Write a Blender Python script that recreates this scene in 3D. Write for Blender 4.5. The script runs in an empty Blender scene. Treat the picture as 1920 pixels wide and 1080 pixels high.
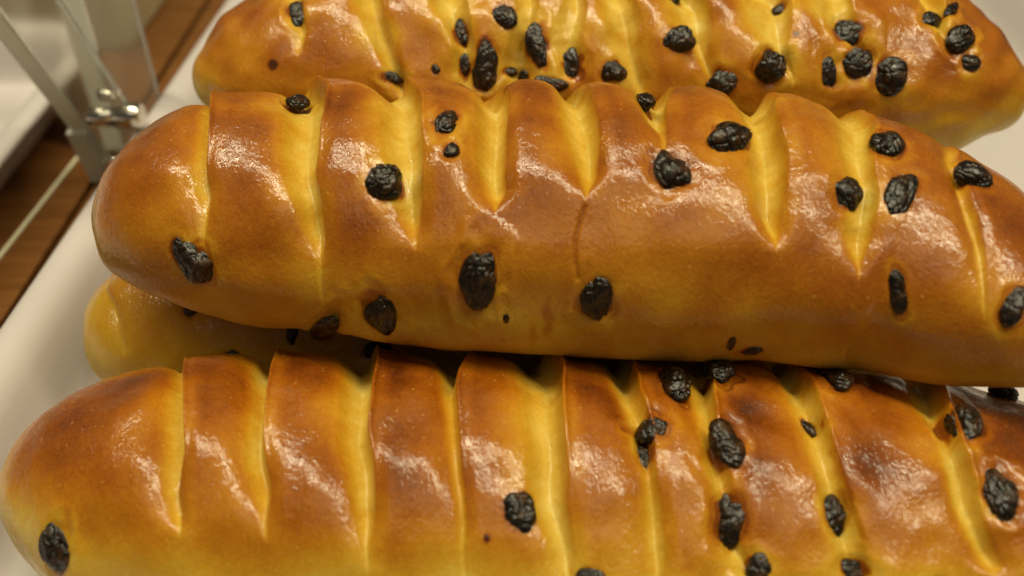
import bpy, bmesh, math
import numpy as np
from mathutils import Vector, Matrix

# ---------------------------------------------------------------- camera, light, exposure
scene = bpy.context.scene
CM = 0.01                                            # the tables below are in centimetres
cam_data = bpy.data.cameras.new('camera')
cam = bpy.data.objects.new('camera', cam_data)
scene.collection.objects.link(cam)
scene.camera = cam
cam.location = (0, 0, 20*CM)
cam.rotation_euler = (math.radians(90 - 41), 0, 0)
cam_data.sensor_width = 36
cam_data.lens = 36*1650/1920
cam_data.clip_start = 0.005
cam_data.clip_end = 20
cam_data.dof.use_dof = True
cam_data.dof.focus_distance = 0.215
cam_data.dof.aperture_fstop = 8.0

world = bpy.data.worlds.new('World')
scene.world = world
world.use_nodes = True
bg = world.node_tree.nodes['Background']
bg.inputs['Color'].default_value = (1.0, 0.89, 0.64, 1)
bg.inputs['Strength'].default_value = 0.07

def area(name, loc, target, sx, sy, watt, col):
    d = bpy.data.lights.new(name, 'AREA')
    d.shape = 'RECTANGLE'; d.size = sx; d.size_y = sy; d.energy = watt; d.color = col
    o = bpy.data.objects.new(name, d); scene.collection.objects.link(o)
    o.location = loc
    o.rotation_euler = (Vector(target) - Vector(loc)).to_track_quat('-Z', 'Y').to_euler()
    return o
area('ceiling_strip', (0.05, 0.27, 1.25), (0.02, .2, 0), 2.1, .11, 25, (1.0, .915, .62))
area('front_fill', (0.10, -0.45, 1.35), (0.0, .15, 0), 1.3, .6, 2.8, (1.0, .89, .60))  # added fill lamp, brightens the loaves from the front

scene.view_settings.view_transform = 'Standard'
scene.view_settings.look = 'None'
scene.view_settings.exposure = 0.0
scene.view_settings.gamma = 1
scene.view_settings.use_curve_mapping = False
scene.render.engine = 'CYCLES'
scene.cycles.use_denoising = True
scene.cycles.max_bounces = 10
scene.cycles.transparent_max_bounces = 12

# ---------------------------------------------------------------- small helpers
def link(o, parent=None):
    scene.collection.objects.link(o)
    if parent: o.parent = parent
    return o
def tag(o, label=None, cat=None, group=None, kind=None):
    for k, v in (('label', label), ('category', cat), ('group', group), ('kind', kind)):
        if v: o[k] = v
    return o
def mesh_np(name, V, quads, tris=None, smooth=True):
    """fast mesh from numpy arrays, V in cm"""
    me = bpy.data.meshes.new(name)
    nq = len(quads); nt = 0 if tris is None else len(tris)
    me.vertices.add(len(V)); me.vertices.foreach_set('co', (np.asarray(V)*CM).astype(np.float32).ravel())
    me.loops.add(nq*4 + nt*3); me.polygons.add(nq + nt)
    li = np.asarray(quads, np.int32).ravel()
    st = np.arange(nq, dtype=np.int32)*4
    if nt:
        li = np.concatenate([li, np.asarray(tris, np.int32).ravel()])
        st = np.concatenate([st, nq*4 + np.arange(nt, dtype=np.int32)*3])
    me.loops.foreach_set('vertex_index', li)
    me.polygons.foreach_set('loop_start', st)
    me.update(calc_edges=True); me.validate()
    me.polygons.foreach_set('use_smooth', np.full(len(me.polygons), smooth))
    return me
def sstep(a, b, x):
    t = np.clip((x - a)/(b - a), 0, 1); return t*t*(3 - 2*t)
def waves(P, size, seed, n=18):
    """smooth random field, about -1..1, features about `size` cm"""
    r = np.random.RandomState(seed); out = 0
    for i in range(n):
        d = r.normal(size=3); d /= np.linalg.norm(d)
        k = 2*math.pi/size*r.uniform(.45, 1.25)
        out = out + np.sin((P @ d)*k + r.uniform(0, 6.28))
    return out/math.sqrt(n/2)/1.6

# ---------------------------------------------------------------- materials
class Nodes:
    def __init__(s, name):
        s.m = bpy.data.materials.new(name); s.m.use_nodes = True
        s.t = s.m.node_tree; s.b = s.t.nodes['Principled BSDF']
    def n(s, kind, **kw):
        o = s.t.nodes.new(kind)
        for k, v in kw.items():
            if hasattr(o, k): setattr(o, k, v)
            else: o.inputs[k.replace('_', ' ')].default_value = v
        return o
    def l(s, a, b): s.t.links.new(a, b)
    def ramp(s, fac, stops):
        r = s.n('ShaderNodeValToRGB'); e = r.color_ramp.elements
        while len(e) < len(stops): e.new(.5)
        for q, (p, c) in zip(e, stops):
            q.position = p; q.color = (*c, 1) if len(c) == 3 else c
        s.l(fac, r.inputs['Fac']); return r
    def math(s, op, a, b=None, c=None):
        o = s.n('ShaderNodeMath', operation=op)
        for i, v in enumerate((a, b, c)):
            if v is None: continue
            if isinstance(v, (int, float)): o.inputs[i].default_value = v
            else: s.l(v, o.inputs[i])
        return o.outputs[0]

def bread_material():
    N = Nodes('baked_crust'); b = N.b
    co = N.n('ShaderNodeTexCoord').outputs['Object']
    at = N.n('ShaderNodeAttribute', attribute_name='bake').outputs['Fac']
    gl = N.n('ShaderNodeAttribute', attribute_name='gloss').outputs['Fac']
    def noise(scale, detail, rough=.6):
        o = N.n('ShaderNodeTexNoise', Scale=scale, Detail=detail, Roughness=rough); N.l(co, o.inputs['Vector']); return o.outputs['Fac']
    n1 = noise(140, 4); n2 = noise(700, 3); n3 = noise(2600, 2)
    f = N.math('MULTIPLY_ADD', N.math('SUBTRACT', n1, .5), .20, at)
    f = N.math('MULTIPLY_ADD', N.math('SUBTRACT', n2, .5), .16, f)
    f = N.math('MULTIPLY_ADD', N.math('SUBTRACT', n3, .5), .26, f)
    col = N.ramp(f, [(0.0, (.74, .60, .24)), (.15, (.63, .445, .085)), (.32, (.55, .31, .022)), (.50, (.445, .182, .007)),
                     (.68, (.315, .094, .002)), (.86, (.165, .037, .001)), (1.0, (.045, .010, .002))]).outputs['Color']
    # small pale blisters of the egg wash
    vo = N.n('ShaderNodeTexVoronoi', Scale=420); N.l(co, vo.inputs['Vector'])
    dot = N.math('MULTIPLY', N.math('LESS_THAN', vo.outputs['Distance'], .16), N.math('GREATER_THAN', n2, .56))
    mx = N.n('ShaderNodeMix', data_type='RGBA'); N.l(N.math('MULTIPLY', dot, .45), mx.inputs[0]); N.l(col, mx.inputs[6])
    mx.inputs[7].default_value = (.62, .33, .06, 1)
    N.l(mx.outputs[2], b.inputs['Base Color'])
    b.inputs['Roughness'].default_value = .55
    b.inputs['Specular IOR Level'].default_value = .18
    b.inputs['Subsurface Weight'].default_value = .2
    b.inputs['Subsurface Radius'].default_value = (1.0, .45, .12)
    b.inputs['Subsurface Scale'].default_value = .004
    # brushed egg wash: a thin clear glaze, patchy, thinner in the cuts
    patch = noise(190, 3)
    N.l(N.math('MULTIPLY', gl, N.ramp(patch, [(.30, (.35,)*3), (.55, (1,)*3)]).outputs['Color']), b.inputs['Coat Weight'])
    N.l(N.math('MAXIMUM', N.math('MULTIPLY_ADD', N.math('SUBTRACT', noise(330, 3), .5), .5, .155), .08), b.inputs['Coat Roughness'])
    b.inputs['Coat IOR'].default_value = 1.46
    b.inputs['Coat Tint'].default_value = (1, .93, .70, 1)
    # leathery skin: crinkles about a millimetre across, pores and blisters
    mp = N.n('ShaderNodeMapping'); mp.inputs['Scale'].default_value = (1, .7, .7); N.l(co, mp.inputs['Vector'])
    cr = N.n('ShaderNodeTexNoise', Scale=720, Detail=2, Roughness=.6, Distortion=.9); N.l(mp.outputs[0], cr.inputs['Vector'])
    h = N.math('MULTIPLY_ADD', noise(1400, 1), .38, cr.outputs['Fac'])
    h = N.math('MULTIPLY_ADD', dot, .10, h)
    bc = N.n('ShaderNodeBump', Strength=.46, Distance=.00042); N.l(h, bc.inputs['Height'])
    N.l(bc.outputs[0], b.inputs['Coat Normal'])
    bp = N.n('ShaderNodeBump', Strength=.35, Distance=.0005); N.l(N.math('MULTIPLY_ADD', n3, .3, h), bp.inputs['Height'])
    N.l(bp.outputs[0], b.inputs['Normal'])
    return N.m

def raisin_material():
    N = Nodes('raisin_skin'); b = N.b
    co = N.n('ShaderNodeTexCoord').outputs['Object']
    n1 = N.n('ShaderNodeTexNoise', Scale=420, Detail=4); N.l(co, n1.inputs['Vector'])
    col = N.ramp(n1.outputs['Fac'], [(.35, (.004, .0022, .0012)), (.52, (.012, .0065, .0025)), (.70, (.06, .024, .006))])
    N.l(col.outputs['Color'], b.inputs['Base Color'])
    N.l(N.math('MULTIPLY_ADD', n1.outputs['Fac'], .30, .15), b.inputs['Roughness'])
    b.inputs['Specular IOR Level'].default_value = .5
    w = N.n('ShaderNodeTexNoise', Scale=620, Detail=2, Distortion=1.6); N.l(co, w.inputs['Vector'])
    bp = N.n('ShaderNodeBump', Strength=.6, Distance=.0005); N.l(w.outputs['Fac'], bp.inputs['Height'])
    N.l(bp.outputs[0], b.inputs['Normal'])
    return N.m

def plain(name, col, rough, spec=.5, metal=0, bump=None, mottle=None):
    N = Nodes(name); b = N.b
    b.inputs['Base Color'].default_value = (*col, 1); b.inputs['Roughness'].default_value = rough
    b.inputs['Specular IOR Level'].default_value = spec; b.inputs['Metallic'].default_value = metal
    co = N.n('ShaderNodeTexCoord').outputs['Object']
    if mottle:
        n = N.n('ShaderNodeTexNoise', Scale=mottle[0], Detail=4); N.l(co, n.inputs['Vector'])
        N.l(N.ramp(n.outputs['Fac'], [(.3, tuple(c*(1 - mottle[1]) for c in col)), (.7, col)]).outputs['Color'], b.inputs['Base Color'])
    if bump:
        n = N.n('ShaderNodeTexNoise', Scale=bump[0], Detail=3); N.l(co, n.inputs['Vector'])
        p = N.n('ShaderNodeBump', Strength=.3, Distance=bump[1]); N.l(n.outputs['Fac'], p.inputs['Height']); N.l(p.outputs[0], b.inputs['Normal'])
    return N.m

def wood_material():
    N = Nodes('brown_wood'); b = N.b
    co = N.n('ShaderNodeTexCoord').outputs['Object']
    mp = N.n('ShaderNodeMapping'); mp.inputs['Scale'].default_value = (12, 150, 60); mp.inputs['Rotation'].default_value = (0, 0, .06); N.l(co, mp.inputs['Vector'])
    n = N.n('ShaderNodeTexNoise', Scale=1.6, Detail=6, Roughness=.65, Distortion=.5); N.l(mp.outputs[0], n.inputs['Vector'])
    mp2 = N.n('ShaderNodeMapping'); mp2.inputs['Scale'].default_value = (60, 1400, 60); N.l(co, mp2.inputs['Vector'])
    n2 = N.n('ShaderNodeTexNoise', Scale=1, Detail=3); N.l(mp2.outputs[0], n2.inputs['Vector'])
    f = N.math('MULTIPLY_ADD', n2.outputs['Fac'], .35, N.math('MULTIPLY', n.outputs['Fac'], .75))
    c = N.ramp(f, [(.30, (.080, .026, .005)), (.52, (.150, .056, .012)), (.75, (.21, .086, .022))])
    N.l(c.outputs['Color'], b.inputs['Base Color'])
    b.inputs['Roughness'].default_value = .3
    bp = N.n('ShaderNodeBump', Strength=.2, Distance=.0004); N.l(f, bp.inputs['Height']); N.l(bp.outputs[0], b.inputs['Normal'])
    return N.m

def acrylic_material(name, tint, rough, trans):
    N = Nodes(name); b = N.b
    b.inputs['Base Color'].default_value = (*tint, 1); b.inputs['Roughness'].default_value = rough
    b.inputs['Transmission Weight'].default_value = trans; b.inputs['IOR'].default_value = 1.49
    co = N.n('ShaderNodeTexCoord').outputs['Object']
    n = N.n('ShaderNodeTexNoise', Scale=90, Detail=3); N.l(co, n.inputs['Vector'])
    N.l(N.math('MULTIPLY_ADD', n.outputs['Fac'], .1, rough - .05 if rough > .05 else rough), b.inputs['Roughness'])
    return N.m

M_BREAD = bread_material(); M_RAISIN = raisin_material()
M_TRAY = plain('white_melamine', (.56, .50, .495), .38, .4, bump=(60, .0003), mottle=(25, .03))
M_WOOD = wood_material()
M_STEEL = plain('polished_steel', (.78, .74, .66), .14, metal=1, mottle=(120, .1))
M_BEIGE = plain('beige_board', (.55, .44, .25), .7, mottle=(60, .12))
M_CLEAR = acrylic_material('clear_acrylic', (.93, .96, .93), .06, 1)
M_HAZY = acrylic_material('hazy_acrylic', (.93, .93, .88), .10, .90)
M_EDGE_GLINT = plain('acrylic_edge_glint', (.86, .82, .60), .2)  # pale yellow stands for light caught along a clear edge
M_FROST = acrylic_material('frosted_acrylic_edge', (.90, .91, .82), .4, .35)

# ---------------------------------------------------------------- loaf geometry (all in centimetres)
def cubic(ts, vs, t):
    """smooth monotone-ish Hermite interpolation of table vs(ts) at t"""
    ts = np.asarray(ts, float); vs = np.asarray(vs, float)
    m = np.gradient(vs, ts)
    i = np.clip(np.searchsorted(ts, t) - 1, 0, len(ts) - 2)
    h = ts[i + 1] - ts[i]; q = np.clip((t - ts[i]) / h, 0, 1)
    return ((2*q**3 - 3*q**2 + 1)*vs[i] + (q**3 - 2*q**2 + q)*h*m[i]
            + (-2*q**3 + 3*q**2)*vs[i + 1] + (q**3 - q**2)*h*m[i + 1])

def loaf_base(B, u, th):
    """point of the smooth loaf at u (0..1 along) and th (0 front, pi/2 top, pi back). arrays broadcast"""
    S = np.array(B['spine']); ts = S[:, 0]
    eps = 1e-3
    c = [cubic(ts, S[:, k], u) for k in (1, 2, 3)]
    c2 = [cubic(ts, S[:, k], np.clip(u + eps, 0, 1)) - cubic(ts, S[:, k], np.clip(u - eps, 0, 1)) for k in (1, 2)]
    L = np.hypot(c2[0], c2[1]) + 1e-9
    fx, fy = c2[1]/L, -c2[0]/L                     # horizontal normal that faces the front
    w = np.abs(2*u - 1)
    n = np.where(u < .5, B['round'][0], B['round'][1])
    env = np.sqrt(np.clip(1 - w**n, 0, 1))
    a = cubic(ts, S[:, 4], u)*env
    bu = a*B['flat']; bl = a*B['flat']*B['under']
    ct, st = np.cos(th), np.sin(th)
    zz = np.where(st > 0, bu*st, bl*np.sign(st)*np.abs(st)**.75)
    p = B['sq']
    hor = a*np.sign(ct)*np.abs(ct)**p
    return np.stack([c[0] + fx*hor, c[1] + fy*hor, c[2] + zz + 0*th], -1)

LOAVES = {'loaf_back':{'spine':[[0.0,-9.892,24.7772,6.9,3.1412],[0.0714,-8.1545,25.2523,6.9,3.4786],[0.1429,-6.3853,25.8247,6.9,3.7425],[0.2143,-4.5561,26.3841,6.9,3.934],[0.2857,-2.649,26.6422,6.9,4.0548],[0.3571,-0.7118,26.6984,6.9,4.1113],[0.4286,1.2295,26.7021,6.9,4.1439],[0.5,3.1673,26.6592,6.9,4.1559],[0.5714,5.0908,26.543,6.9,4.1355],[0.6429,6.9908,26.3633,6.9,4.0814],[0.7143,8.8597,26.1296,6.9,3.9986],[0.7857,10.6716,25.7806,6.9,3.8618],[0.8571,12.3827,25.2386,6.9,3.6674],[0.9286,14.0408,24.7022,6.9,3.398],[1.0,15.7185,24.3346,6.9,3.0246]],'round':[5,5],'flat':0.8,'under':0.78,'sq':0.92,'rough':[1.6,1.8],'low':[0.36,-0.1,0.85],
  'slits':[{'rows':[[0.748,0.1231,0.0044],[0.948,0.1275,0.0094],[1.353,0.1322,0.0084],[1.751,0.1384,0.0066]],'d':0.5,'lip':1},{'rows':[[0.215,0.2478,0.0047],[0.416,0.2412,0.0119],[0.576,0.2275,0.0119],[0.774,0.2206,0.015],[1.102,0.2175,0.015],[1.533,0.2131,0.0144]],'d':1,'lip':1},{'rows':[[0.209,0.3297,0.0041],[0.407,0.3303,0.0103],[0.64,0.3319,0.0113],[0.823,0.3259,0.0153],[1.024,0.3175,0.0231],[1.382,0.3094,0.0212]],'d':1,'lip':1},{'rows':[[0.256,0.39,0.0044],[0.407,0.39,0.0162],[0.634,0.3941,0.0116],[1.012,0.4019,0.01],[1.353,0.3962,0.01]],'d':0.8,'lip':1},{'rows':[[0.396,0.4494,0.0088],[0.637,0.4419,0.0156],[1.012,0.4491,0.0116],[1.35,0.4444,0.0088]],'d':0.8,'lip':1},{'rows':[[0.134,0.5322,0.0016],[0.361,0.5244,0.0081],[0.556,0.5144,0.0112],[0.82,0.5034,0.0184],[1.015,0.495,0.02],[1.353,0.4825,0.0175]],'d':1,'lip':1},{'rows':[[0.378,0.6075,0.0044],[0.66,0.5928,0.0084],[0.838,0.5813,0.0175],[1.036,0.5822,0.0178],[1.376,0.565,0.0175]],'d':1,'lip':1},{'rows':[[0.407,0.6956,0.0031],[0.695,0.6756,0.0088],[0.876,0.6684,0.0172],[1.079,0.6647,0.0234],[1.431,0.6453,0.0209]],'d':0.9,'lip':1},{'rows':[[0.64,0.7928,0.0066],[0.812,0.7675,0.0106],[0.998,0.7519,0.02],[1.149,0.7441,0.0172],[1.556,0.7369,0.0156]],'d':0.6,'lip':1},{'rows':[[0.916,0.8881,0.0031],[1.175,0.8688,0.0081],[1.454,0.855,0.0156],[1.772,0.8306,0.0169]],'d':0.7,'lip':1}],
  'raisins':[[0.1306,1.204,0.278,0.469,0,0],[0.3269,0.82,0.273,0.496,0,0],[0.3744,0.896,0.364,0.411,-30,0],[0.4106,0.617,0.347,0.678,-12,0],[0.3538,0.477,0.318,0.728,8,0],[0.33,0.448,0.212,0.365,0,0],[0.3506,0.349,0.395,0.397,0,0],[0.3975,0.349,0.304,0.213,0,0],[0.4481,0.448,0.333,0.515,-10,0],[0.4238,0.314,0.487,0.245,10,0],[0.3781,0.413,0.273,0.152,0,0],[0.2313,0.372,0.396,0.17,15,0],[0.2944,0.431,0.121,0.152,0,0],[0.4931,0.413,0.333,0.333,0,0],[0.5656,0.692,0.466,0.362,0,0],[0.6181,0.361,0.452,0.412,0,0],[0.6688,0.512,0.449,0.46,0,0],[0.7406,0.483,0.239,0.496,-8,0],[0.7625,0.902,0.51,0.459,-15,0],[0.7775,0.605,0.433,0.479,20,0],[0.8231,0.524,0.419,0.489,0,0],[0.8581,1.222,0.32,0.396,30,0],[0.8925,1.053,0.378,0.564,30,0],[0.9069,0.803,0.271,0.298,0,0],[0.88,1.42,0.201,0.553,20,0],[0.6806,1.1,0.213,0.198,0,0],[0.5581,1.187,0.4,0.508,0,0],[0.2631,1.28,0.405,0.557,0,0]],'creases':[],'spots':[[0.4163,0.791,0.181,0.302,0.35],[0.3513,0.611,0.212,0.363,0.35],[0.095,0.657,0.137,0.153,0.35],[0.9044,1.158,0.213,0.107,0.4],[0.6937,0.78,0.09,0.09,0.4]]},
 'loaf_middle':{'spine':[[0.0,-10.6205,18.158,6.6,3.2404],[0.0714,-8.8122,18.3141,6.6,3.5451],[0.1429,-6.9813,18.4559,6.6,3.6921],[0.2143,-5.1209,18.5286,6.6,3.7661],[0.2857,-3.2361,18.4575,6.6,3.8431],[0.3571,-1.3566,18.3106,6.6,3.8972],[0.4286,0.5051,18.1975,6.6,3.942],[0.5,2.3526,18.0829,6.6,3.9707],[0.5714,4.1772,17.9064,6.6,3.9529],[0.6429,5.9709,17.6863,6.6,3.8935],[0.7143,7.6761,17.2364,6.6,3.7571],[0.7857,9.2472,16.5481,6.6,3.5447],[0.8571,10.5664,15.4336,6.6,3.2709],[0.9286,11.7034,14.2229,6.6,2.9057],[1.0,12.7281,13.0868,6.6,2.4561]],'round':[5.0,4.5],'flat':0.8,'under':0.78,'sq':0.92,'rough':[1,1],'low':[0.44,-0.1,0.85],
  'slits':[{'rows':[[0.428,0.1369,0.0019],[0.73,0.1372,0.0053],[0.925,0.1366,0.0072],[1.175,0.1344,0.0075],[1.452,0.1328,0.0078],[1.902,0.1237,0.0069]],'d':0.8,'lip':1.2},{'rows':[[0.081,0.2534,0.0016],[0.39,0.2519,0.0037],[0.689,0.2412,0.0119],[1.1,0.2284,0.0153],[1.638,0.2119,0.0206],[1.737,0.2091,0.0216]],'d':1,'lip':1.3},{'rows':[[0.532,0.3394,0.0019],[0.718,0.3319,0.0081],[1.102,0.3237,0.0131],[1.411,0.3125,0.015],[1.952,0.2903,0.0184]],'d':1,'lip':1},{'rows':[[0.809,0.4012,0.0019],[0.954,0.3991,0.0084],[1.245,0.395,0.0125],[1.609,0.3909,0.0147],[1.766,0.3878,0.0153]],'d':1.25,'lip':0.7},{'rows':[[0.913,0.4766,0.0016],[1.065,0.4784,0.0072],[1.37,0.4734,0.0122],[1.731,0.4694,0.0138],[1.836,0.4678,0.0141]],'d':1.1,'lip':0.7},{'rows':[[1.207,0.5447,0.0016],[1.42,0.5431,0.0037],[1.6,0.5403,0.0097],[1.972,0.5359,0.0172],[2.112,0.5363,0.0175]],'d':1.1,'lip':0.6},{'rows':[[0.663,0.6528,0.0022],[0.908,0.6431,0.0137],[1.187,0.6369,0.0194],[1.527,0.6322,0.0147],[1.905,0.63,0.0169],[2.059,0.6309,0.0166]],'d':1.15,'lip':0.8},{'rows':[[0.567,0.7488,0.0025],[0.829,0.74,0.0137],[1.161,0.7306,0.0125],[1.431,0.7181,0.0131],[1.809,0.7128,0.0172]],'d':0.7,'lip':0.7},{'rows':[[0.559,0.9003,0.0009],[0.791,0.8862,0.0037],[1.111,0.8647,0.0059],[1.402,0.8384,0.0072],[1.708,0.8,0.005]],'d':0.8,'lip':1},{'rows':[[0.934,0.9503,0.0016],[1.536,0.915,0.0056],[2.022,0.8719,0.0025]],'d':0.8,'lip':1}],
  'raisins':[[0.2013,1.949,0.308,0.413,0,0.9],[0.3525,1.408,0.316,0.503,10,0],[0.3613,1.187,0.201,0.258,0,0],[0.3075,0.96,0.386,0.45,15,0],[0.5494,1.134,0.382,0.516,-25,0],[0.6025,1.39,0.713,0.453,-33,0],[0.5294,1.815,0.244,0.438,0,0.7],[0.745,1.559,0.358,0.465,0,0],[0.72,1.1,0.375,0.36,0,0],[0.7706,1.21,0.319,0.544,0,0],[0.8225,1.67,0.389,0.421,35,0],[0.9138,0.745,0.273,0.46,-5,0],[0.8244,0.506,0.168,0.456,-30,0],[0.1281,0.32,0.409,0.515,-25,0],[0.115,0.367,0.217,0.375,-25,0],[0.3044,-0.017,0.398,0.655,0,0],[0.2475,-0.303,0.251,0.814,25,0],[0.3894,0.337,0.417,0.747,10,0],[0.4913,0.215,0.382,0.541,0,0],[0.4131,0.023,0.083,0.131,0,0],[0.6175,-0.07,0.095,0.222,0,0],[0.65,-0.186,0.287,0.189,0,0]],'creases':[[[0.4763,0.8436],[0.4719,0.7214],[0.4688,0.6167],[0.47,0.4829],[0.4725,0.3607]]],'spots':[[0.1113,0.413,0.169,0.313,0.35],[0.3025,0.111,0.356,0.309,0.3],[0.4487,0.029,0.142,0.472,0.2],[0.4363,-0.099,0.108,0.301,0.15],[0.41,-0.134,0.06,0.048,0.5]]},
 'loaf_front':{'spine':[[0.0,-12.2354,12.8427,2.45,3.2398],[0.0714,-10.3509,12.9657,2.45,3.5455],[0.1429,-8.3887,12.8852,2.45,3.6789],[0.2143,-6.4317,12.779,2.45,3.7001],[0.2857,-4.4885,12.6677,2.45,3.6779],[0.3571,-2.5637,12.5902,2.45,3.6693],[0.4286,-0.6499,12.527,2.45,3.6587],[0.5,1.2554,12.467,2.45,3.6544],[0.5714,3.1535,12.4165,2.45,3.6554],[0.6429,5.0434,12.359,2.45,3.6605],[0.7143,6.9271,12.3082,2.45,3.678],[0.7857,8.7767,12.1727,2.45,3.6772],[0.8571,10.5027,11.7669,2.45,3.6128],[0.9286,12.22,11.464,2.45,3.4467],[1.0,13.9331,11.2323,2.45,3.218]],'round':[5.0,7.0],'flat':0.8,'under':0.78,'sq':0.92,'rough':[0.8,1.6],'low':[0.24,0.5,0.98],
  'slits':[{'rows':[[0.8,0.2087,0.0012],[0.91,0.2009,0.0053],[1.073,0.1919,0.0062],[1.326,0.1881,0.0094],[1.702,0.1713,0.0075],[2.353,0.1431,0.0056]],'d':1,'lip':1.3},{'rows':[[0.768,0.2744,0.0006],[0.896,0.27,0.0031],[1.1,0.2622,0.0072],[1.341,0.2531,0.0081],[1.69,0.2406,0.0075],[2.065,0.2291,0.0097]],'d':1,'lip':1.2},{'rows':[[0.628,0.3494,0.0013],[0.966,0.3422,0.0072],[1.283,0.3344,0.0125],[1.614,0.3291,0.0116],[2.199,0.3109,0.0147]],'d':1,'lip':1.2},{'rows':[[0.576,0.4203,0.0016],[0.905,0.4166,0.0041],[1.216,0.4109,0.0047],[1.548,0.4056,0.005],[1.865,0.3997,0.0072],[2.414,0.3988,0.0175]],'d':1,'lip':1.1},{'rows':[[0.486,0.4994,0.0031],[0.762,0.4959,0.0078],[1.073,0.4875,0.0119],[1.312,0.4838,0.0137],[1.562,0.4809,0.0153],[2.086,0.4753,0.0178]],'d':0.8,'lip':1},{'rows':[[0.5,0.565,0.0031],[0.774,0.5644,0.0069],[1.012,0.5628,0.0072],[1.277,0.56,0.0056],[1.51,0.5578,0.0084],[1.772,0.5503,0.0091],[2.266,0.5484,0.0109]],'d':0.9,'lip':1},{'rows':[[0.66,0.6334,0.0059],[0.867,0.6225,0.0087],[1.038,0.6209,0.0059],[1.257,0.6175,0.0081],[1.454,0.6128,0.0059],[1.786,0.6097,0.0078],[2.094,0.6144,0.0081]],'d':0.8,'lip':1},{'rows':[[0.506,0.7212,0.0037],[0.727,0.7138,0.0125],[0.963,0.7084,0.0141],[1.19,0.7028,0.0109],[1.431,0.6972,0.0097],[1.684,0.6944,0.0087],[2.179,0.695,0.01]],'d':0.8,'lip':1},{'rows':[[0.814,0.8419,0.0069],[1.038,0.8288,0.0081],[1.262,0.8181,0.0112],[1.498,0.8069,0.0081],[1.766,0.7984,0.0097],[2.304,0.7991,0.0097]],'d':0.7,'lip':1}],
  'raisins':[[0.5919,1.879,0.351,0.561,0,0.2],[0.6319,2.001,0.394,0.521,0,0.3],[0.7281,1.943,0.39,0.554,0,0.2],[0.565,1.553,0.39,0.388,0,0],[0.5594,1.414,0.202,0.38,0,0],[0.6225,1.449,0.349,0.534,0,0],[0.6969,1.635,0.151,0.27,-35,0],[0.8194,1.658,0.414,0.582,0,0],[0.8812,2.292,0.351,0.407,35,0.3],[0.8431,1.286,0.38,0.513,0,0],[0.6231,1.024,0.343,0.593,12,0],[0.7031,1.047,0.311,0.404,0,0],[0.46,1.018,0.323,0.456,0,0],[0.1006,0.489,0.371,0.651,0,0],[0.515,0.628,0.34,0.177,0,0],[0.6412,0.692,0.275,0.298,0,0],[0.7169,0.686,0.379,0.224,0,0],[0.5887,0.471,0.319,0.355,0,0],[0.795,0.57,0.315,0.355,0,0]],'creases':[[[0.7069,1.4312],[0.7169,1.1461],[0.7231,0.9018]]],'spots':[[0.4369,0.844,0.053,0.085,0.5]]},
 'loaf_under':{'spine':[[0.0,-12.5735,19.0611,2.0,2.8798],[0.0714,-10.8179,19.1848,2.0,2.911],[0.1429,-9.0306,19.2349,2.0,2.9106],[0.2143,-7.2305,19.2488,2.0,2.8982],[0.2857,-5.4322,19.283,2.0,2.9046],[0.3571,-3.6307,19.3209,2.0,2.9203],[0.4286,-1.825,19.3533,2.0,2.9366],[0.5,-0.016,19.3728,2.0,2.9487],[0.5714,1.7946,19.3839,2.0,2.968],[0.6429,3.6055,19.3865,2.0,2.9848],[0.7143,5.4152,19.3796,2.0,2.9859],[0.7857,7.2219,19.3618,2.0,2.9575],[0.8571,9.0231,19.3296,2.0,2.8912],[0.9286,10.818,19.2881,2.0,2.8033],[1.0,12.6088,19.247,2.0,2.7166]],'round':[8,5],'flat':0.8,'under':0.78,'sq':0.92,'rough':[1,1],'low':[0.3,0,0.9],
  'slits':[{'rows':[[0.64,0.3056,0.0056],[1.097,0.3013,0.0144],[1.609,0.2794,0.0181]],'d':0.6,'lip':1},{'rows':[[0.489,0.0769,0.0056],[0.905,0.0644,0.0075],[1.463,0.0391,0.0047]],'d':0.25,'lip':0.3,'pale':0.4},{'rows':[[1.114,0.1869,0.0031],[1.364,0.1819,0.0088],[2.26,0.1444,0.0119]],'d':0.5,'lip':1}],
  'raisins':[[0.155,1.001,0.26,0.256,0,0],[0.265,0.75,0.172,0.323,0,0],[0.1988,0.46,0.316,0.184,0,0],[0.3556,0.547,0.402,0.351,0,0],[0.3156,1.094,0.377,0.379,0,0],[0.5112,0.623,0.373,0.345,0,0],[0.6937,0.564,0.373,0.353,0,0]],'creases':[],'spots':[]}}

# ---------------------------------------------------------------- setting: counter of wooden boards
def box_mesh(name, x0, x1, y0, y1, z0, z1, bevel=.05):
    bm = bmesh.new()
    bmesh.ops.create_cube(bm, size=1)
    for v in bm.verts:
        v.co = Vector(((x0 + x1)/2 + v.co.x*(x1 - x0), (y0 + y1)/2 + v.co.y*(y1 - y0), (z0 + z1)/2 + v.co.z*(z1 - z0)))*CM
    if bevel: bmesh.ops.bevel(bm, geom=bm.edges[:], offset=bevel*CM, segments=2, affect='EDGES', profile=.6)
    me = bpy.data.meshes.new(name); bm.to_mesh(me); bm.free()
    return me
def solid(name, me, mat, parent=None):
    me.materials.append(mat); return link(bpy.data.objects.new(name, me), parent)

counter = tag(link(bpy.data.objects.new('counter', None)), 'brown wooden display counter under the white trays', kind='structure')
solid('board', box_mesh('board', -17.02, 60, -30, 110, -3, -.35, .06), M_WOOD, counter)
solid('board', box_mesh('board', -70, -17.28, -30, 110, -3, -.35, .06), M_WOOD, counter)

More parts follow.
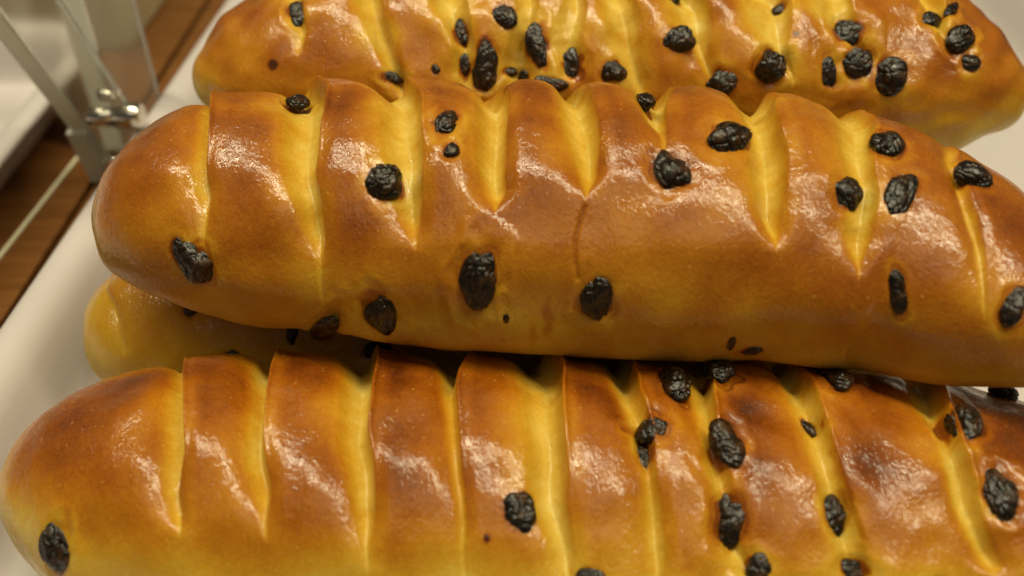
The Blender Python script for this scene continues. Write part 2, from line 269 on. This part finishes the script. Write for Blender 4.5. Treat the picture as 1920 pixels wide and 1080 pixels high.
# ---------------------------------------------------------------- trays
def tray_mesh(hx0, hx1, hy0, hy1, rad):
    prof = [(-3, 0), (-1.0, 0), (-.45, .03), (-.1, .16), (.12, .42), (.3, .85), (.5, 1.45), (.68, 1.95), (.88, 2.3), (1.15, 2.5), (1.45, 2.58),
            (1.75, 2.58), (1.93, 2.52), (2.0, 2.4), (1.98, 2.26), (1.86, 2.2), (1.5, 2.2), (1.2, 2.1), (.95, 1.8), (.75, 1.3), (.5, .5), (.2, -.1), (-.3, -.3), (-3, -.3)]
    nc = 14; loops = []
    for off, z in prof:
        r = max(rad + off, .15); L = []
        for cx, cy, a0 in ((hx1 - rad, hy1 - rad, 0), (hx0 + rad, hy1 - rad, 90), (hx0 + rad, hy0 + rad, 180), (hx1 - rad, hy0 + rad, 270)):
            for k in range(nc):
                a = math.radians(a0 + 90*k/(nc - 1)); L.append((cx + r*math.cos(a), cy + r*math.sin(a), z))
        loops.append(L)
    n = nc*4; V = [p for L in loops for p in L]
    Q = [(i*n + k, (i + 1)*n + k, (i + 1)*n + (k + 1) % n, i*n + (k + 1) % n) for i in range(len(prof) - 1) for k in range(n)]
    bm = bmesh.new(); vs = [bm.verts.new(Vector(p)*CM) for p in V]
    for q in Q: bm.faces.new([vs[i] for i in q])
    bm.faces.new(vs[:n]); bm.faces.new(vs[-n:][::-1])
    bmesh.ops.recalc_face_normals(bm, faces=bm.faces[:])
    for f in bm.faces: f.smooth = True
    me = bpy.data.meshes.new('tray'); bm.to_mesh(me); bm.free(); return me
tray = solid('serving_tray', tray_mesh(-12.75, 24, 4, 62, 3.4), M_TRAY)
tray.rotation_euler = (0, 0, math.radians(-2.2)); tray.location = (-.72*CM, 0, 0)
tag(tray, 'large white tray with raised rolled rim holding the stacked raisin loaves', 'tray', 'white serving trays on the counter')
tray2 = solid('serving_tray', tray_mesh(-44, -20.6, 8, 37.5, 1.6), M_TRAY)
tag(tray2, 'blurred empty white tray behind the clear acrylic stand', 'tray', 'white serving trays on the counter')
box = solid('cardboard_box', box_mesh('cardboard_box', -46, -19.5, 42.0, 55, -.33, 5, .15), M_BEIGE)
tag(box, 'plain beige box behind the empty white tray', 'box')

# ---------------------------------------------------------------- loaves
def make_loaf(name, B, seed, brown, label, nu=940, fine=True):
    rs = np.random.RandomState(seed)
    s = np.linspace(0, 1, nu)
    U = .45*s + .55*(1 - np.cos(math.pi*s))/2
    th = np.concatenate([np.linspace(-60, 165, 250 if fine else 120), np.linspace(165, 300, 62)[1:-1]])*math.pi/180
    nt = len(th)
    u2, t2 = U[:, None] + 0*th[None, :], th[None, :] + 0*U[:, None]
    G = loaf_base(B, u2, t2)
    Ltot = float(np.sum(np.linalg.norm(np.diff(np.array(B['spine'])[:, 1:4], axis=0), axis=1)))
    def normals(G):
        gu = np.gradient(G, axis=0); gt = np.roll(G, -1, 1) - np.roll(G, 1, 1)
        N = np.cross(gu, gt); N /= np.linalg.norm(N, axis=-1, keepdims=True) + 1e-12
        N[0] = N[2].mean(0); N[-1] = N[-3].mean(0)
        if N[nu//2, :, 2][np.argmin(np.abs(th - math.pi/2))] < 0: N = -N
        return N/ (np.linalg.norm(N, axis=-1, keepdims=True) + 1e-12)
    N = normals(G)
    tipfade = sstep(0, .02, u2)*sstep(0, .02, 1 - u2)
    rough = B.get('rough', [1, 1]); rough = rough[0] + (rough[1] - rough[0])*sstep(.35, .65, u2)
    disp = .08*waves(G, 5.0, seed) + rough*(.045*waves(G, 2.0, seed + 1) + .016*waves(G, .8, seed + 2))
    # how brown the crust is baked: most on the top, least low down and at the sides
    lo, za, zb = B['low']
    bake = lo + (.69 - lo)*sstep(za, zb, N[..., 2]) + .10*sstep(.9, 2.0, t2)*sstep(.5, .9, N[..., 2]) + .07*waves(G, 3.2, seed + 3) + rough*.045*waves(G, 1.2, seed + 4)
    bake -= .14*(1 - sstep(0, .05, u2)) + .10*(1 - sstep(0, .05, 1 - u2))
    bake = bake*brown
    gloss = .35 + .65*sstep(-.25, .35, N[..., 2])
    slitmask = np.zeros_like(bake); halo = np.zeros_like(bake); seam = np.zeros_like(bake)
    wob = .22*waves(G, 1.3, seed + 7) + .45*waves(G, 3.0, seed + 8)
    for k, S in enumerate(B['slits']):
        R = np.array(S['rows'])
        # the cut runs on over the crest and closes on the far side
        tb, uc0, hw0 = R[-1]
        sl = np.clip((R[-1, 1] - R[-2, 1])/max(R[-1, 0] - R[-2, 0], .05), -.02, .02) if len(R) > 1 else 0
        ext = [(tb + .35, uc0 + sl*.35, hw0*.85), (tb + .7, uc0 + sl*.7, hw0*.45), (tb + .95, uc0 + sl*.95, hw0*.05)]
        R = np.vstack([[(R[0, 0] - .06, R[0, 1], 0)], R, ext])
        R = R[np.argsort(R[:, 0])]
        ok = (th > R[0, 0]) & (th < R[-1, 0])
        uc = np.interp(th, R[:, 0], R[:, 1]); hw = np.interp(th, R[:, 0], R[:, 2])*ok*1.12
        ker = np.hanning(11); ker /= ker.sum()
        uc = np.convolve(np.pad(uc, 5, 'edge'), ker, 'valid'); hw = np.convolve(np.pad(hw, 5, 'edge'), ker, 'valid')
        hwc = np.maximum(hw*Ltot, .012)                        # half width in cm
        on = sstep(0, .06, hw*Ltot)[None, :]
        q = (u2 - uc[None, :])*Ltot/hwc[None, :] + wob*.5
        wide = hwc + .16
        D = np.minimum(.24, .7*hwc)[None, :]*S['d']
        skew = rs.uniform(.05, .35)
        qq = np.where(q < skew, (q - skew)/(1.25 + skew), (q - skew)/(1.1 - skew))
        groove = np.clip(1 - np.abs(qq)**1.6, 0, 1)**1.5
        top = sstep(.3, 1.7, t2)
        gap = sstep(.02, .25, hw*Ltot)[None, :]
        x = (q - 1)*hwc[None, :]; y = (-1 - q)*hwc[None, :]
        # the valley: a long slope down from the left pillow, a short steep one up to the right pillow
        z = (u2 - uc[None, :])*Ltot + wob*.5*hwc[None, :]
        cz = .35*hwc[None, :]
        vl = np.where(z < cz, np.exp(-np.abs((z - cz)/(1.12*wide[None, :] + .06))**2.4), np.exp(-np.abs((z - cz)/(.62*wide[None, :] + .03))**2.4))
        d = -D*groove*on - (.25 + .08*top)*S['d']*vl*gap
        lr = rs.uniform(.27, .44)*S['lip']*(.15 + .85*top**3); ll = rs.uniform(.02, .05)*S['lip']
        xc = np.clip(x, 0, 9)
        lipr = np.where(x > 0, .8*np.exp(-xc/.14) + .2*np.exp(-xc/.5), np.exp(-(x/.10)**2))
        lipl = np.where(y > 0, np.exp(-np.clip(y, 0, 9)/.5), np.exp(-(y/.2)**2))
        d += (lr*lipr + ll*lipl)*gap
        # each slice puffs up between its cuts
        d += .02*S['d']*gap*(np.exp(-((z - hwc[None, :] - .75)/.45)**2) + .7*np.exp(-((z + hwc[None, :] + .95)/.45)**2))
        disp += d - .025*np.exp(-(qq/.10)**2)*gap
        seam = np.maximum(seam, np.exp(-(qq/.13)**2)*gap)
        pk = S.get('pale', 1)*(.5 + .5*sstep(.08, .3, hwc))[None, :]*on
        m = sstep(-1.8, -.1, q)*(1 - sstep(.55, 1.14, q))*pk
        slitmask = np.maximum(slitmask, m)
        far = np.where(q < 0, np.clip(-1 - q, 0, 99)*hwc[None, :]/.7, np.clip(q - 1, 0, 99)*hwc[None, :]/.32)
        halo = np.maximum(halo, np.exp(-far**2)*pk)
        rim = (np.exp(-(np.clip(x, 0, 9)/.12)**2)*(x > -.02) + .4*np.exp(-(np.clip(y, 0, 9)/.12)**2)*(y > 0))*on
        bake += .09*rim*sstep(.5, 1.4, t2)
    pale = (.21 + .05*waves(G, .9, seed + 9) + .03*waves(G, .3, seed + 10))
    bake -= .20*(1 - sstep(-.35, .2, N[..., 2]))
    bake -= .19*halo*np.clip(1 + .5*waves(G, 1.6, seed + 12), .2, 1.6)
    bake = bake*(1 - slitmask) + (pale - .05*seam)*slitmask
    gloss *= 1 - .4*slitmask
    for path in B.get('creases', []):
        Pp = [loaf_base(B, np.array(u), np.array(t)) for u, t in path]
        dist = np.full(G.shape[:2], 9.)
        for a, b in zip(Pp[:-1], Pp[1:]):
            ab = b - a; t = np.clip(((G - a) @ ab)/(ab @ ab), 0, 1)
            dist = np.minimum(dist, np.linalg.norm(G - (a + t[..., None]*ab), axis=-1))
        disp += -.06*np.exp(-(dist/.035)**2) + .008*np.exp(-((dist - .12)/.10)**2)
        bake += .12*np.exp(-(dist/.03)**2)
    for u, t, rx, ry, k in B.get('spots', []):
        p = loaf_base(B, np.array(u), np.array(t)); e = G - p
        dd = np.sqrt((e[..., 0]/rx)**2 + ((e[..., 1]**2 + e[..., 2]**2))/ry**2) + .35*waves(G, .35, seed + 20)
        bake += k*(1 - sstep(.5, 1.25, dd))
    G1 = G + N*(disp*tipfade)[..., None]
    N1 = normals(G1)
    # raisins: pressed in, the skin dips round each one
    spots = []
    for i, (u, t, rx, ry, rot, lift) in enumerate(B['raisins']):
        iu = int(np.argmin(np.abs(U - u))); it = int(np.argmin(np.abs(th - t)))
        p = G1[iu, it]; n = N[iu, it]*.7 + N1[iu, it]*.3; n /= np.linalg.norm(n)
        tx = G[min(iu + 2, nu - 1), it] - G[iu - 2, it]; tx -= n*(tx @ n); tx /= np.linalg.norm(tx)
        ty = np.cross(n, tx)
        a = math.radians(-rot); ex = tx*math.cos(a) + ty*math.sin(a); ey = np.cross(n, ex)
        spots.append((p + n*lift*min(rx, ry), ex, ey, n, rx, ry))
        R = 2.6*max(rx, ry)
        hit = np.linalg.norm(G1 - p, axis=-1) < R
        r0, r1 = np.where(hit.any(1))[0][[0, -1]]; c0, c1 = np.where(hit.any(0))[0][[0, -1]]
        W = np.s_[r0:r1 + 1, c0:c1 + 1]
        g1 = G1[W]; e = g1 - p
        dd = np.sqrt(((e @ ex)/rx)**2 + ((e @ ey)/ry)**2) + .22*waves(g1, .5, seed + 30 + i) + np.where(np.abs(e @ n) < 1.0, 0, 9)
        g = min(rx, ry)
        G1[W] = g1 + N[W]*((-rs.uniform(.08, .30)*g*np.exp(-(dd/1.0)**2) + rs.uniform(-.02, .12)*g*np.exp(-((dd - rs.uniform(1.3, 1.7))/.35)**2))*tipfade[W])[..., None]
        bk = bake[W]
        bk = bk + .22*rs.rand()*np.exp(-((dd - 1.03)/.10)**2) - (.05 + .13*rs.rand())*np.exp(-((dd - 1.3)/.45)**2)*(.6 + .6*waves(g1, .6, seed + 50 + i))*sstep(.2, .5, bk)
        bake[W] = np.where(dd < 1.0, np.maximum(bk, .8*(1 - sstep(.75, 1.0, dd))), bk)
    # rows to a closed skin
    V = np.vstack([G1[1:-1].reshape(-1, 3), G1[0].mean(0)[None], G1[-1].mean(0)[None]])
    nr = nu - 2
    i, j = np.meshgrid(np.arange(nr - 1), np.arange(nt), indexing='ij'); j2 = (j + 1) % nt
    Q = np.stack([i*nt + j, (i + 1)*nt + j, (i + 1)*nt + j2, i*nt + j2], -1).reshape(-1, 4)
    jj = np.arange(nt); k0 = nr*nt
    T = np.vstack([np.stack([np.full(nt, k0), jj, (jj + 1) % nt], -1), np.stack([np.full(nt, k0 + 1), (nr - 1)*nt + (jj + 1) % nt, (nr - 1)*nt + jj], -1)])
    if N is not None:
        a, b, c, d = (V[Q[len(Q)//2 + nt//3, x]] for x in range(4))
    me = mesh_np('raisin_loaf', V, Q, T)
    # make faces point outward
    k = len(Q)//2 + 150
    fn = np.array(me.polygons[k].normal); fc = np.array(me.polygons[k].center)/CM
    axis = np.array(B['spine'])[7, 1:4]
    if fn[1:] @ (fc - axis)[1:] < 0: me.flip_normals()
    for nm, A in (('bake', bake), ('gloss', gloss)):
        at = me.attributes.new(nm, 'FLOAT', 'POINT')
        val = np.concatenate([np.clip(A, 0, 1)[1:-1].ravel(), [A[1].mean(), A[-2].mean()]]).astype(np.float32)
        at.data.foreach_set('value', val)
    me.materials.append(M_BREAD)
    o = link(bpy.data.objects.new('raisin_loaf', me))
    tag(o, label, 'bread', 'raisin loaves stacked on the white tray')
    for i, (p, ex, ey, n, rx, ry) in enumerate(spots):
        make_raisin(o, p, ex, ey, n, rx, ry, seed*100 + i)
    return o

_b = bmesh.new(); bmesh.ops.create_icosphere(_b, subdivisions=5, radius=1)
ICO_V = np.array([v.co[:] for v in _b.verts]); ICO_F = np.array([[v.index for v in f.verts] for f in _b.faces]); _b.free()
_b = bmesh.new(); bmesh.ops.create_icosphere(_b, subdivisions=4, radius=1)
ICO_V4 = np.array([v.co[:] for v in _b.verts]); ICO_F4 = np.array([[v.index for v in f.verts] for f in _b.faces]); _b.free()
def make_raisin(parent, p, ex, ey, n, rx, ry, seed):
    rs = np.random.RandomState(seed)
    V, Fc = (ICO_V, ICO_F) if max(rx, ry) > .3 else (ICO_V4, ICO_F4)
    V = V.copy()
    sp = V*np.array([1, 1, 1])
    rad = 1 + .20*waves(sp, 2.4, seed) + .10*waves(sp, 1.1, seed + 1)
    w = waves(sp*np.array([1, 1, 1.3]), .75, seed + 2, 14)
    rad -= .15*np.exp(-(w/.22)**2)                      # wrinkle furrows
    w2 = waves(sp, .42, seed + 3, 14)
    rad -= .03*np.exp(-(w2/.3)**2)
    V = V*rad[:, None]
    g = min(rx, ry); rz = (.6 + .25*rs.rand())*g
    W = (V[:, :1]*rx*ex + V[:, 1:2]*ry*ey + V[:, 2:3]*rz*n) - n*((.16 + .26*rs.rand())*rz)
    me = mesh_np('raisin', W, np.zeros((0, 4), np.int32), Fc)
    me.materials.append(M_RAISIN)
    o = link(bpy.data.objects.new('raisin', me), parent)
    o.location = Vector(p)*CM
    return o

LABELS = {
 'loaf_back': ('rearmost golden raisin loaf at the top, thick with raisins near its cuts', 11, .95),
 'loaf_middle': ('glossy brown raisin loaf in the centre, lying on top of a paler loaf', 23, 1.0),
 'loaf_front': ('nearest raisin loaf at the bottom, plain browned left half and raisins at right', 37, 1.04),
 'loaf_under': ('pale raisin loaf squeezed beneath the middle loaf, only its left end showing', 51, .58)}
for nm, B in LOAVES.items():
    lb, sd, br = LABELS[nm]
    make_loaf(nm, B, sd, br, lb, nu=940 if nm != 'loaf_under' else 500, fine=nm != 'loaf_under')
hid = dict(LOAVES['loaf_under']); hid['raisins'] = []
hid['spine'] = [[t, -9.5 + 19*t, 26.6, 2.25, 2.9] for t in np.linspace(0, 1, 15)]
make_loaf('loaf_hidden', hid, 77, .8, 'lower loaf hidden under the rearmost loaf, carrying it', nu=300, fine=False)

# ---------------------------------------------------------------- clear acrylic stand with steel bolts, on the counter between the trays
stand = tag(link(bpy.data.objects.new('acrylic_stand', None)), 'clear acrylic stand with frosted edges and shiny steel bolt beside the tray', 'stand')
def slab(name, base, updir, xdir, length, width, thick, mat, parent):
    """plate: base corner, long direction, width direction (all cm)"""
    base, ud, xd = Vector(base), Vector(updir).normalized(), Vector(xdir).normalized(); nd = ud.cross(xd).normalized()
    bm = bmesh.new(); bmesh.ops.create_cube(bm, size=1)
    for v in bm.verts:
        v.co = (base + ud*(v.co.z + .5)*length + xd*(v.co.x + .5)*width + nd*v.co.y*thick)*CM
    bmesh.ops.bevel(bm, geom=bm.edges[:], offset=.03*CM, segments=2, affect='EDGES')
    bmesh.ops.recalc_face_normals(bm, faces=bm.faces[:])
    me = bpy.data.meshes.new(name); bm.to_mesh(me); bm.free()
    return solid(name, me, mat, parent)
lean = (0, -3.1, 6.9); vert = (0, .05, 1); back = (0, 3.2, 1.9)
pa = slab('leaning_panel', (-16.4, 30.8, .35), lean, (1, 0, 0), 13, 2.0, .35, M_HAZY, stand)
slab('edge', (-17.1, 30.8, .30), lean, (1, 0, 0), 13.1, .68, .4, M_FROST, pa)
pb = slab('upright_panel', (-16.2, 31.9, .35), vert, (1, 0, 0), 12, 1.9, .35, M_HAZY, stand)
slab('edge', (-17.0, 31.9, .30), vert, (1, 0, 0), 12.1, .78, .4, M_FROST, pb)
slab('foot', (-17.25, 30.2, -.34), (0, -.5, 2.7), (1, 0, 0), 2.6, .8, .35, M_FROST, stand)
slab('edge_glint_strip', (-19.55, 12, -.27), (.055, 1, 0), (1, 0, 0), 19.8, .13, .13, M_EDGE_GLINT, stand)  # acrylic edge drawn as a strip, its glint put into the colour
def lathe(name, prof, loc, axis, mat, parent, seg=40):
    bm = bmesh.new(); rings = []
    A = Vector(axis).normalized(); X = A.orthogonal().normalized(); Y = A.cross(X)
    for d, r in prof:
        rings.append([bm.verts.new((Vector(loc) + A*d + (X*math.cos(6.28319*k/seg) + Y*math.sin(6.28319*k/seg))*r)*CM) for k in range(seg)])
    for a, b in zip(rings[:-1], rings[1:]):
        for k in range(seg): bm.faces.new((a[k], a[(k + 1) % seg], b[(k + 1) % seg], b[k]))
    bm.faces.new(rings[0][::-1]); bm.faces.new(rings[-1])
    bmesh.ops.recalc_face_normals(bm, faces=bm.faces[:])
    for f in bm.faces: f.smooth = len(f.verts) == 4
    me = bpy.data.meshes.new(name); bm.to_mesh(me); bm.free(); return solid(name, me, mat, parent)
bolt = lathe('bolt', [(0, .30), (.05, .38), (.85, .38), (.9, .32), (.92, .32), (.96, .48), (1.9, .48), (1.98, .42)], (-15.9, 29.2, 3.15), (1, .05, 0), M_STEEL, stand)
lathe('knob', [(0, .18), (.04, .24), (.5, .24), (.54, .18)], (-15.3, 29.4, 4.1), (1, .05, 0), M_STEEL, stand)
